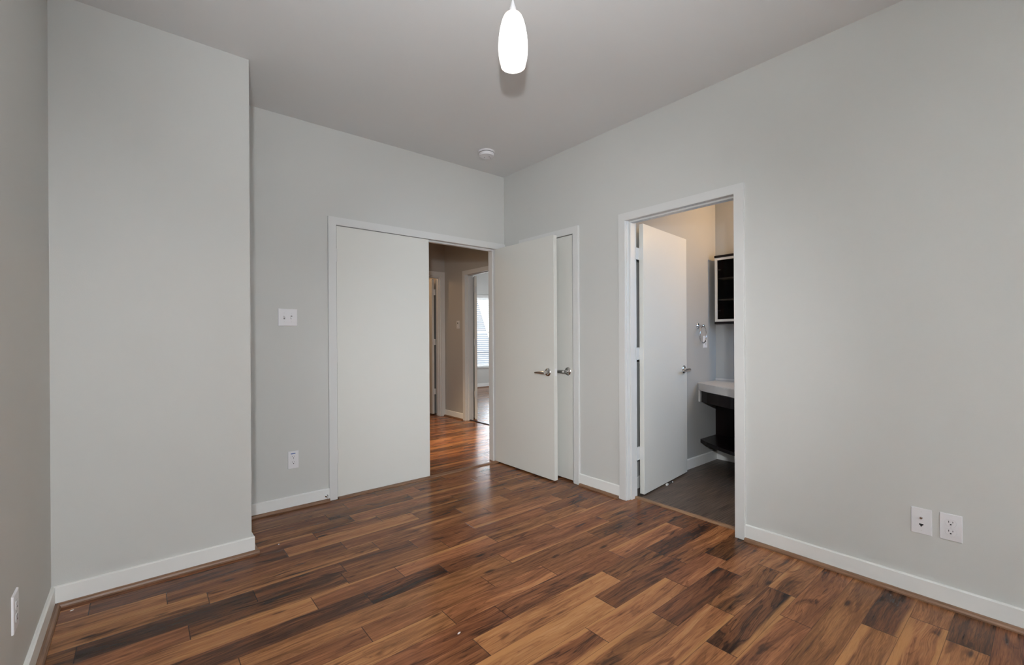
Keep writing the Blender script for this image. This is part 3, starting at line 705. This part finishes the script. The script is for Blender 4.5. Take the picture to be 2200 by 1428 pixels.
# local: x towards the room is negative, y along the wall is negative
fr = [(-.361, 0), (-.44, -.10), (-.53, -.25), (-.60, -.38), (-.645, -.52), (-.655, -.68), (-.62, -.84), (-.52, -1.0), (-.36, -1.1), (-.36, -1.6)]
def top_mesh():
    bm = B(); pts = [(-.0005, -.0005)] + [(x, y - .0005) for x, y in fr] + [(-.0005, -1.6)]
    n = len(pts)
    hi = [bm.verts.new((x, y, .765)) for x, y in pts]
    lo = [bm.verts.new((x + (.02 if 0 < i < n - 1 else 0), y, .695 - (.045 * max(0, min(1, (-y - .42) / .3)) if 0 < i < n - 1 else 0))) for i, (x, y) in enumerate(pts)]
    bm.faces.new(hi); bm.faces.new(lo[::-1])
    for i in range(n): bm.faces.new((lo[i], lo[(i + 1) % n], hi[(i + 1) % n], hi[i]))
    es = [e for e in bm.edges if all(v in hi for v in e.verts)]
    bmesh.ops.bevel(bm, geom=es, offset=.006, segments=3, affect='EDGES')
    return bm
obj('countertop', top_mesh(), SOLID, va, True, 30)
bm = B(); box(bm, -.018, 0, -1.6, -.001, .763, .785, .004, 2); obj('backsplash', bm, SOLID, va, True)
def offs(d, n=6): return [(x + d, y) for x, y in fr[:n]]
ap = offs(.062)
bm = B(); prism(bm, [(x, y - .001) for x, y in ap] + [(x + .02, y - .001) for x, y in ap[::-1]], .588, .694); obj('apron', bm, ESP, va)
bm = B(); box(bm, -.338, -.302, -.014, -.001, .588, .694); tag(obj('apron_end', bm, RAW, va), 'unpainted pale end of the apron')
bm = B(); sh_ = offs(.055); prism(bm, [(-.001, -.001)] + [(x, y - .001) for x, y in sh_] + [(-.001, -.68)], .208, .239); obj('shelf', bm, ESP, va)
bm = B(); box(bm, -.015, -.001, -.70, -.003, .239, .640); obj('back_panel', bm, ESP, va)
bm = B(); prism(bm, [(-.02, -.40), (-.45, -.40), (-.52, -.60), (-.52, -.95), (-.02, -.95)], .239, .588); dr = obj('drawer_unit', bm, ESP, va)
for z in (.30, .39, .48):
    bm = B(); box(bm, -.46, -.44, -.405, -.40, z, z + .003); obj('drawer_gap', bm, RAW, dr)

ca = thing('wall_cabinet', 'dark wall cabinet with an aluminium framed glass door above the vanity', 'cabinet', (1.425, -1.374, 1.303))
D, CW, CH = FW - 1.425, .45, .638
bm = B(); box(bm, -.004, D - .001, -CW, .002, CH - .020, CH, .001, 1); obj('top_panel', bm, ESP, ca)
bm = B(); box(bm, -.004, D - .001, -CW, .002, 0, .020, .001, 1); obj('bottom_panel', bm, ESP, ca)
bm = B(); box(bm, .021, D - .001, -.018, 0, .020, CH - .020); box(bm, .021, D - .001, -CW, -CW + .018, .020, CH - .020); box(bm, D - .008, D - .001, -CW + .018, -.018, .020, CH - .020); obj('carcass', bm, ESP, ca)
for z in (.22, .42):
    bm = B(); box(bm, .035, D - .008, -CW + .019, -.019, z, z + .012); tag(obj('shelf', bm, ALU, ca), 'pale glass shelf edge')
bm = B(); f_ = .022
box(bm, 0, .019, -f_, 0, .022, CH - .022); box(bm, 0, .019, -CW, -CW + f_, .022, CH - .022); box(bm, 0, .019, -CW + f_, -f_, .022, .022 + f_); box(bm, 0, .019, -CW + f_, -f_, CH - .022 - f_, CH - .022)
dd = obj('door', bm, ALU, ca)
bm = B(); box(bm, .007, .012, -CW + f_, -f_, .022 + f_, CH - .022 - f_); obj('glass', bm, GLASS, dd)
for z in (.125, .505):
    bm = B(); cyl(bm, (.013, -.034, z), (.026, -.034, z), .008, n=16); box(bm, .014, .026, -.046, -.022, z - .006, z + .006); obj('hinge', bm, CHROME, dd)

tr = thing('towel_ring', 'chrome towel ring on the bathroom wall', 'towel ring', (1.226, TW, 1.285))
bm = B(); lathe(bm, [(.026, 0), (.026, .006), (.020, .012), (.011, .016), (.0105, .046), (.013, .050), (.013, .060), (.008, .064)], 30, '-y'); obj('post', bm, CHROME, tr, True)
bm = B(); torus(bm, (0, -.054, -.080), .076, .0055, Matrix.Rotation(math.radians(6), 3, 'Z')); obj('ring', bm, CHROME, tr, True, 60)

# ------------------------------------------------------------------ windows
w1 = thing('window_1', 'white framed window with lowered blinds in the far room', 'window', ((WX0 + WX1) / 2, YW, WZ0), 0, None, 'structure')
hw, hh = (WX1 - WX0) / 2, WZ1 - WZ0
bm = B()
box(bm, -hw, -hw + .05, .05, .10, 0, hh); box(bm, hw - .05, hw, .05, .10, 0, hh); box(bm, -hw, hw, .05, .10, 0, .05); box(bm, -hw, hw, .05, .10, hh - .05, hh); box(bm, -hw, hw, .055, .095, hh * .5 - .02, hh * .5 + .02)
obj('window_frame', bm, TRIM, w1)
bm = B(); box(bm, -hw + .05, hw - .05, .07, .074, .05, hh - .05); obj('pane', bm, PANE, w1)
bm = B(); box(bm, -hw - .03, hw + .03, -.03, .05, -.022, 0, .003, 2); obj('window_sill', bm, TRIM, w1)
bl = thing('window_blind', 'white horizontal slat blind covering the far room window', 'blind', ((WX0 + WX1) / 2, YW - .01, WZ0))
bm = B(); box(bm, -hw - .01, hw + .01, -.035, .030, hh - .005, hh + .062, .004, 2); obj('headrail', bm, TRIM, bl, True)
bm = B()
nsl = 34
for i in range(nsl):
    z = .035 + i * (hh - .06) / (nsl - 1); c, s_ = math.cos(math.radians(14)) * .0245, math.sin(math.radians(14)) * .0245
    V = [bm.verts.new(q) for q in ((-hw + .006, .012 - c, z + s_), (hw - .006, .012 - c, z + s_), (hw - .006, .012 + c, z - s_), (-hw + .006, .012 + c, z - s_))]
    bm.faces.new(V)
obj('slats', bm, SLAT, bl)
bm = B(); box(bm, -hw + .005, hw - .005, -.012, .036, .004, .020, .003, 2); obj('bottom_rail', bm, TRIM, bl, True)
w2 = thing('window_2', 'wide bedroom window behind the camera', 'window', (-1.70, -6.48, .45), 0, None, 'structure')
bm = B()
for x0, x1 in ((-1.15, -1.09), (-.03, .03), (1.09, 1.15)): box(bm, x0, x1, -.08, -.03, 0, 2.0)
box(bm, -1.15, 1.15, -.08, -.03, 0, .06); box(bm, -1.15, 1.15, -.08, -.03, 1.94, 2.0)
obj('window_frame', bm, TRIM, w2)
bm = B(); box(bm, -1.16, 1.16, -.115, -.10, -.01, 2.01); obj('sky_block_panel', bm, SLAT, w2)  # unseen panel added to keep sky light out of the window opening
hs = thing('house', 'grey neighbouring house seen between the slats of the far window blind', 'house', (0, 0, 0))
bm = B(); box(bm, 1.5, 6.6, 9.0, 13.0, -3.0, .7); obj('house_wall', bm, SIDING, hs)
bm = B()
V = [bm.verts.new(q) for q in ((1.48, 8.9, .7), (6.62, 8.9, .7), (4.05, 8.9, 7.7), (1.48, 13.1, .7), (6.62, 13.1, .7), (4.05, 13.1, 7.7))]
for f in ((0, 1, 2), (3, 5, 4), (0, 2, 5, 3), (1, 4, 5, 2), (0, 3, 4, 1)): bm.faces.new([V[q] for q in f])
obj('roof', bm, SIDING, hs)
